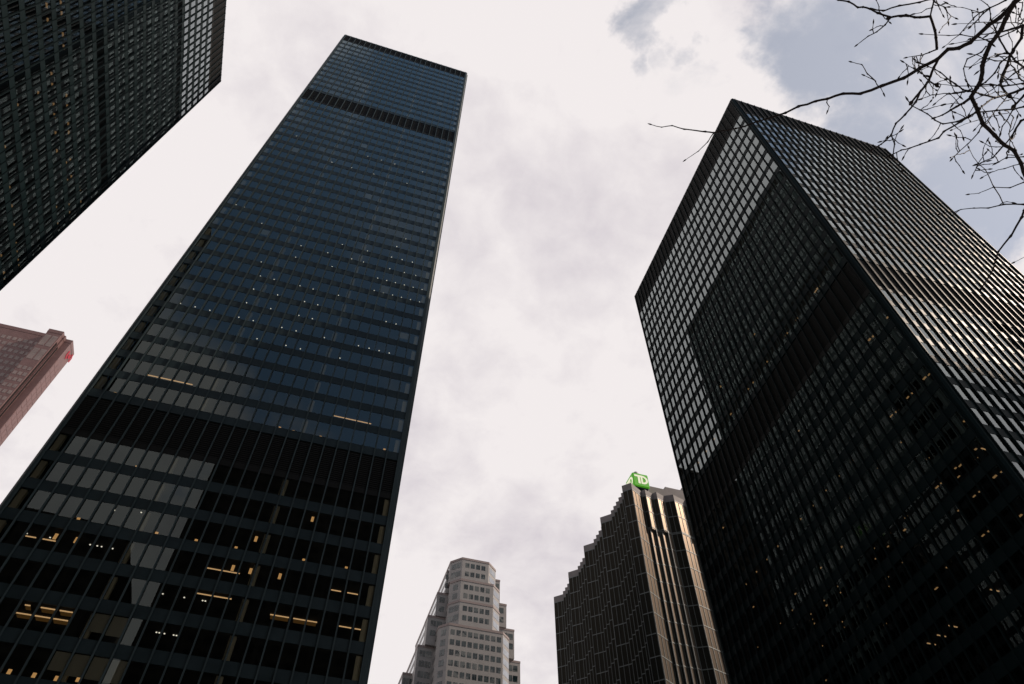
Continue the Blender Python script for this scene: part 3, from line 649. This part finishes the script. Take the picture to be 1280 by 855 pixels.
m = MB(); m.prism([(cxs + 1.5 * math.cos(t * math.pi / 8), cys + 1.5 * math.sin(t * math.pi / 8)) for t in range(16)], SZ1, SZ1 + 1.9); m.prism([(cxs + 1.0 * math.cos(t * math.pi / 8), cys + 1.0 * math.sin(t * math.pi / 8)) for t in range(16)], SZ1 + 1.9, SZ1 + 3.0); m.build('cap', M['mast'], sg)

# ------------------------------------------------------------------ bare street tree at the right
M['bark'] = mat('wet_dark_bark', lambda t: pbr(t, (0.016, 0.013, 0.014), 0.8, 0.2, var=0.4, scale=6, bump=0.5, bscale=30))
tree = thing('bare_tree', (10.6, -2.6, 0), 'leafless street tree reaching dark thin branches into the upper right corner', 'tree')
def ray(px, py):
    return _r * ((px - 640) / F_PX) - _u * ((py - 427.5) / F_PX) + _f
BR = []     # finished branches: list of (px, py, distance, width)
def branch(zf, k, pts, w0, w1, seed=0, name='branch', d0=None):
    """pts run from the thick end to the tip, in the crop they were studied in"""
    P2 = [(zf[0] + a * k, zf[1] + b * k) for a, b in pts]
    ls = [0]
    for a, b in zip(P2, P2[1:]): ls.append(ls[-1] + math.hypot(b[0] - a[0], b[1] - a[1]))
    def near(p, tol):
        best = None
        for q in BR:
            for (x1, y1, s1), (x2, y2, s2) in zip(q, q[1:]):
                dx, dy = x2 - x1, y2 - y1; l2 = dx * dx + dy * dy or 1
                t = min(1, max(0, ((p[0] - x1) * dx + (p[1] - y1) * dy) / l2)); dd = math.hypot(p[0] - x1 - t * dx, p[1] - y1 - t * dy)
                if dd < tol and (best is None or dd < best[0]): best = (dd, s1 + t * (s2 - s1))
        return best[1] if best else None
    rnd = random.Random(len(BR) * 7 + seed)
    a = near(P2[0], 9); z = near(P2[-1], 4) if len(BR) > 1 else None
    if a is None: a = d0 or (9.3 + rnd.uniform(-0.5, 0.5))
    if z is None: z = a + rnd.uniform(-1.0, 1.2) * min(1, ls[-1] / 150)
    D_ = [a + (z - a) * (l / ls[-1]) for l in ls]
    BR.append([(p[0], p[1], s) for p, s in zip(P2, D_)])
    # subdivide, nodes swell a little where buds sit
    pts3, rad = [], []
    for i in range(len(P2)):
        r = ray(*P2[i]).normalized(); t = ls[i] / ls[-1]; w = w0 + (w1 - w0) * t
        pr = D_[i] * w / F_PX / 2 * r.dot(_f) * 1.0
        if i:
            m3 = (pts3[-1] + Vector(CAM) + r * D_[i] - Vector(CAM)) / 2 if False else None
            a3 = pts3[-1]; b3 = Vector(CAM) + r * D_[i]; j = (b3 - a3).length * 0.025
            for q in (0.14, 0.5, 0.86):
                o = Vector((rnd.uniform(-j, j), rnd.uniform(-j, j), rnd.uniform(-j, j)))
                pts3.append(a3.lerp(b3, q) + o * (1 if q == 0.5 else 0.4)); rad.append(rad_prev + (pr - rad_prev) * q)
            pts3.append(b3); rad.append(pr * (1.5 if w < 2.6 else 1.22) if 0 < i < len(P2) - 1 else pr)
        else:
            pts3.append(Vector(CAM) + r * D_[i]); rad.append(pr)
        rad_prev = pr
    if rad[-1] < 0.012:        # a closed bud at the tip
        e_ = pts3[-1]; dv = (e_ - pts3[-2]).normalized(); rb = max(rad[-1], 0.004)
        for s, k in ((0.012, 1.9), (0.028, 2.1), (0.045, 1.2), (0.058, 0.25)): pts3.append(e_ + dv * s); rad.append(rb * k)
    tube(name, pts3, rad)
def tube(name, pts3, rad, n=7, parent=None):
    m = MB(); prev = None
    for i, p in enumerate(pts3):
        d_ = (pts3[min(i + 1, len(pts3) - 1)] - pts3[max(i - 1, 0)]).normalized()
        s = d_.orthogonal().normalized() if prev is None else (prev - d_ * prev.dot(d_)).normalized(); prev = s; t = d_.cross(s)
        for k in range(n): m.v.append(tuple(p + (s * math.cos(2 * math.pi * k / n) + t * math.sin(2 * math.pi * k / n)) * rad[i]))
        if i:
            b = (i - 1) * n
            for k in range(n): m.f.append((b + k, b + (k + 1) % n, b + n + (k + 1) % n, b + n + k))
    m.f.append(tuple(range(n - 1, -1, -1))); e_ = len(m.v) - n; m.f.append(tuple(range(e_, e_ + n)))
    return m.build(name, M['bark'], parent or tree, smooth=True)
z1 = ((1020, 0), 0.11696); z2 = ((1150, 0), 0.11691); z3 = ((1150, 90), 0.11691); z4 = ((1020, 90), 0.12868); z5 = ((1150, 180), 0.19878); z6 = ((800, 90), 0.1875)
def px(*pp): return list(pp)
O = (0, 0)
# two leading limbs
branch(O, 1, px((1305, -22), (1268, 3), (1250, 22), (1236, 31), (1213, 53), (1199, 60), (1185, 61.5), (1172, 74), (1150, 85), (1130, 97.5), (1103, 107), (1076, 117), (1054, 117), (1034, 123.5), (1020, 126.5), (998, 133), (982, 141), (965, 146.5), (946, 152), (931, 158), (920, 160.5), (900, 164)), 6.0, 1.5, d0=8.6, name='limb')
branch(O, 1, px((900, 164), (892, 166), (882, 164.5), (855, 161.5), (840, 157), (827, 159), (815, 156)), 2.0, 0.8)
branch(O, 1, px((892, 166), (885, 177), (873, 189), (858, 199)), 1.3, 0.6)
branch(O, 1, px((1268, 4), (1257, 24), (1252, 36), (1246, 45), (1238, 55), (1232, 69), (1228, 82), (1226.5, 100), (1221, 110), (1214, 121), (1219, 131), (1222.5, 140), (1228, 154), (1243.5, 169.5), (1255, 181), (1268, 189), (1276, 204), (1284, 226)), 5.6, 4.2, name='limb')
b = lambda z, p, w0, w1: branch(z[0], z[1], p, w0 * 0.82, w1 * 0.85)
b(z3, [(550, 270), (470, 330), (390, 370), (330, 405), (240, 460), (170, 485)], 4.5, 1.6)
b(z2, [(180, 520), (170, 400), (160, 325), (110, 175), (0, 185), (-56, 185), (-150, 160), (-310, 185)], 4.2, 3.0)
b(z1, [(800, 185), (660, 140), (580, 95), (500, 75), (450, 80), (350, 18), (240, 0), (120, -40)], 3.0, 2.0)
b(z1, [(800, 185), (740, 265), (650, 340), (560, 385), (450, 470)], 2.2, 1.0)
b(z1, [(580, 88), (720, 115), (890, 60), (1110, 25), (1240, -10)], 2.2, 2.2)
b(z2, [(110, 175), (130, 80), (150, 0), (160, -60)], 2.2, 2.4)
b(z2, [(145, 15), (200, 50), (275, 80), (290, 125), (330, 170), (370, 190)], 1.8, 0.8)
b(z2, [(190, 525), (100, 560), (20, 590), (-130, 612)], 2.4, 0.8)
b(z2, [(190, 640), (150, 720), (110, 820), (95, 860), (80, 880), (0, 985), (-80, 1080)], 4.0, 3.0)
b(z4, [(1020, 175), (970, 290), (865, 415), (775, 500), (730, 610), (680, 665), (610, 715), (560, 745)], 3.0, 1.6)
b(z4, [(730, 610), (765, 700), (750, 800)], 2.0, 1.5)
b(z3, [(620, 430), (600, 430), (440, 530), (250, 640), (200, 705), (0, 775), (-110, 815), (-200, 835), (-315, 890)], 3.0, 1.5)
b(z3, [(600, 428), (540, 465), (400, 530), (245, 555), (160, 515), (75, 445), (0, 405), (-90, 360), (-125, 310)], 2.4, 1.3)
b(z3, [(95, 95), (20, 10), (-30, -20)], 2.0, 1.4)
b(z3, [(95, 95), (160, 135)], 2.6, 2.2)
b(z3, [(570, 210), (460, 190), (380, 130), (210, 0), (160, -30), (0, -90)], 2.4, 1.2)
b(z3, [(490, 205), (400, 228), (130, 243), (20, 285)], 1.8, 0.9)
b(z3, [(615, 150), (380, 148), (220, 130)], 1.6, 0.8)
b(z3, [(615, 150), (750, 130), (900, 150), (1112, 120), (1200, 105)], 2.0, 2.2)
b(z3, [(630, 145), (700, 110), (800, 10), (860, -100), (960, -180)], 2.2, 2.2)
b(z2, [(1250, 270), (1100, 275), (980, 310), (850, 345), (770, 355), (650, 370)], 5.0, 1.2)
b(z2, [(1100, 280), (1000, 330), (870, 390), (700, 425), (500, 440), (370, 465)], 2.2, 0.8)
b(z2, [(1100, 275), (1085, 410), (1000, 530), (965, 590), (930, 700), (880, 800), (860, 870), (870, 920), (905, 975), (940, 1010)], 4.5, 3.0)
b(z2, [(965, 580), (930, 560), (850, 420), (800, 300), (760, 220), (745, 80), (720, 50), (650, 0)], 2.8, 1.0)
b(z2, [(965, 580), (1025, 660), (1112, 720), (1200, 760)], 2.8, 2.8)
b(z2, [(965, 575), (900, 570), (850, 585)], 3.4, 1.4)
b(z2, [(1140, 700), (1000, 790), (930, 850), (850, 900), (680, 1020), (570, 1070)], 2.2, 1.0)
b(z2, [(1000, -45), (920, 0), (745, 85), (640, 135), (580, 185), (430, 360), (270, 490)], 2.6, 0.8)
b(z2, [(640, 135), (450, 80), (330, 75)], 1.3, 0.6)
b(z2, [(745, 90), (680, 140), (550, 275)], 2.2, 1.6)
b(z2, [(760, 445), (640, 400), (440, 370), (310, 380), (40, 365)], 1.8, 0.8)
b(z2, [(710, 490), (660, 555), (505, 630), (465, 735), (480, 810), (505, 890)], 2.2, 1.1)
b(z2, [(700, 620), (640, 630), (560, 700)], 1.5, 0.7)
b(z2, [(700, 620), (800, 650), (1020, 660), (1112, 640), (1180, 630)], 1.6, 1.6)
b(z2, [(770, 245), (900, 240), (1040, 245), (1180, 280)], 1.3, 1.1)
b(z2, [(760, 240), (600, 240), (400, 255)], 1.4, 0.6)
b(z2, [(1100, 20), (1090, 100), (1050, 200), (1040, 330)], 1.6, 0.9)
b(z3, [(940, 240), (1050, 200), (1112, 175), (1200, 150)], 3.6, 4.2)
b(z3, [(940, 240), (800, 275), (650, 240), (575, 212)], 3.4, 2.4)
b(z3, [(800, 275), (720, 320), (640, 390)], 2.6, 2.2)
b(z3, [(940, 240), (880, 330), (820, 400), (735, 500), (700, 540)], 1.8, 1.0)
b(z3, [(950, 245), (1020, 330), (990, 410), (960, 460), (935, 510), (880, 580), (865, 640)], 2.2, 1.4)
b(z3, [(1200, 160), (1112, 250), (1020, 350)], 3.8, 3.0)
b(z3, [(630, 430), (820, 410), (1000, 400), (1112, 370), (1190, 350)], 2.0, 2.6)
b(z3, [(940, 440), (820, 465), (600, 520), (350, 615)], 1.1, 0.6)
b(z3, [(980, 460), (1000, 490), (970, 590), (950, 660), (965, 720), (950, 850)], 1.6, 1.2)
b(z3, [(670, 550), (630, 640), (510, 770), (420, 850), (350, 920)], 1.8, 1.0)
b(z3, [(1180, 480), (1080, 520), (980, 690), (830, 855)], 4.0, 1.2)
b(z3, [(860, 130), (890, 60), (910, 0), (940, -60)], 3.0, 2.0)
b(z3, [(1112, 100), (1060, 60), (1020, -10), (960, -150)], 2.4, 1.6)
b(z5, [(720, 375), (654, 380), (525, 380), (430, 403), (340, 403), (255, 412), (230, 430)], 2.6, 1.0)
b(z5, [(525, 380), (465, 270), (410, 160), (365, 125), (310, 30)], 1.7, 0.8)
b(z5, [(365, 125), (335, 190)], 1.6, 1.0)
b(z5, [(535, 0), (460, 85), (365, 125)], 2.0, 1.4)
b(z5, [(700, 75), (654, 80), (545, 85), (490, 115)], 1.8, 1.2)
b(z5, [(565, 10), (545, 85)], 1.8, 1.8)
b(z5, [(700, 100), (654, 120), (530, 155), (455, 175), (400, 205)], 1.7, 0.8)
b(z5, [(720, 200), (654, 240), (565, 275), (460, 272), (370, 310), (315, 315)], 2.0, 0.8)
b(z5, [(690, 330), (654, 420), (640, 460), (570, 580), (490, 680), (460, 790), (420, 855), (390, 900)], 3.4, 1.6)
b(z5, [(700, 690), (600, 740)], 1.0, 0.6)
b(z6, [(1250, 180), (1245, 205), (1262, 230), (1255, 250)], 1.6, 1.0)
b(z1, [(640, 870), (550, 790), (490, 690), (390, 665)], 1.7, 0.9)
b(z1, [(1085, 740), (1050, 740), (945, 670)], 1.2, 0.8)
b(z1, [(1200, 690), (1130, 680), (1075, 650)], 1.2, 0.8)
# extra fine twigs with a bud at each end, growing off the branches above
rr = random.Random(5)
pool = [q for q in BR[3:]]
for _ in range(170):
    q = rr.choice(pool); i = rr.randrange(len(q) - 1); t = rr.random()
    x = q[i][0] + (q[i + 1][0] - q[i][0]) * t; y_ = q[i][1] + (q[i + 1][1] - q[i][1]) * t
    if x < 1090 or y_ > 270: continue
    a = rr.uniform(0, 6.28); l = rr.uniform(6, 26)
    pp = [(x, y_)]
    for s in range(3): a += rr.uniform(-0.5, 0.5); pp.append((pp[-1][0] + math.cos(a) * l / 3, pp[-1][1] + math.sin(a) * l / 3))
    branch(O, 1, pp, 1.2, 0.7, name='twig')
# limbs outside the picture down to the trunk
fork = Vector((10.0, -2.4, 5.2))
def end3(q): x, y_, s = q[0]; return Vector(CAM) + ray(x, y_).normalized() * s
starts = [end3(q) for q in BR if q[0][0] > 1282]
rj = random.Random(3)
main = end3(BR[0])
def limb(a, bb, r0, r1):
    v = []
    for i in range(7):
        t = i / 6; p = a.lerp(bb, t); p.z += 0.35 * math.sin(math.pi * t); p += Vector((rj.uniform(-.06, .06), rj.uniform(-.06, .06), rj.uniform(-.06, .06))) * (0 < i < 6)
        v.append(p)
    tube('limb', v, [r0 + (r1 - r0) * i / 6 for i in range(7)], 9)
limb(fork, main, 0.085, 0.055)
lower = fork.lerp(main, 0.45); lower.z += 0.3
for s in starts:
    if (s - main).length > 0.3: limb(lower, s, 0.03, 0.014)
q = BR[3][-1]; limb(Vector(CAM) + ray(q[0], q[1]).normalized() * q[2], fork + Vector((0.1, 0.3, 0.2)), 0.03, 0.05)
v = [Vector((10.6, -2.6, 0)), Vector((10.58, -2.58, 0.25)), Vector((10.5, -2.55, 1.2)), Vector((10.35, -2.5, 2.6)), Vector((10.2, -2.45, 4.0)), fork]
tube('trunk', v, [0.24, 0.17, 0.145, 0.13, 0.115, 0.10], 14)
v = [fork, Vector((9.9, -2.8, 6.6)), Vector((10.3, -3.2, 8.2)), Vector((10.1, -3.5, 9.8))]
tube('limb', v, [0.085, 0.06, 0.035, 0.012], 9)
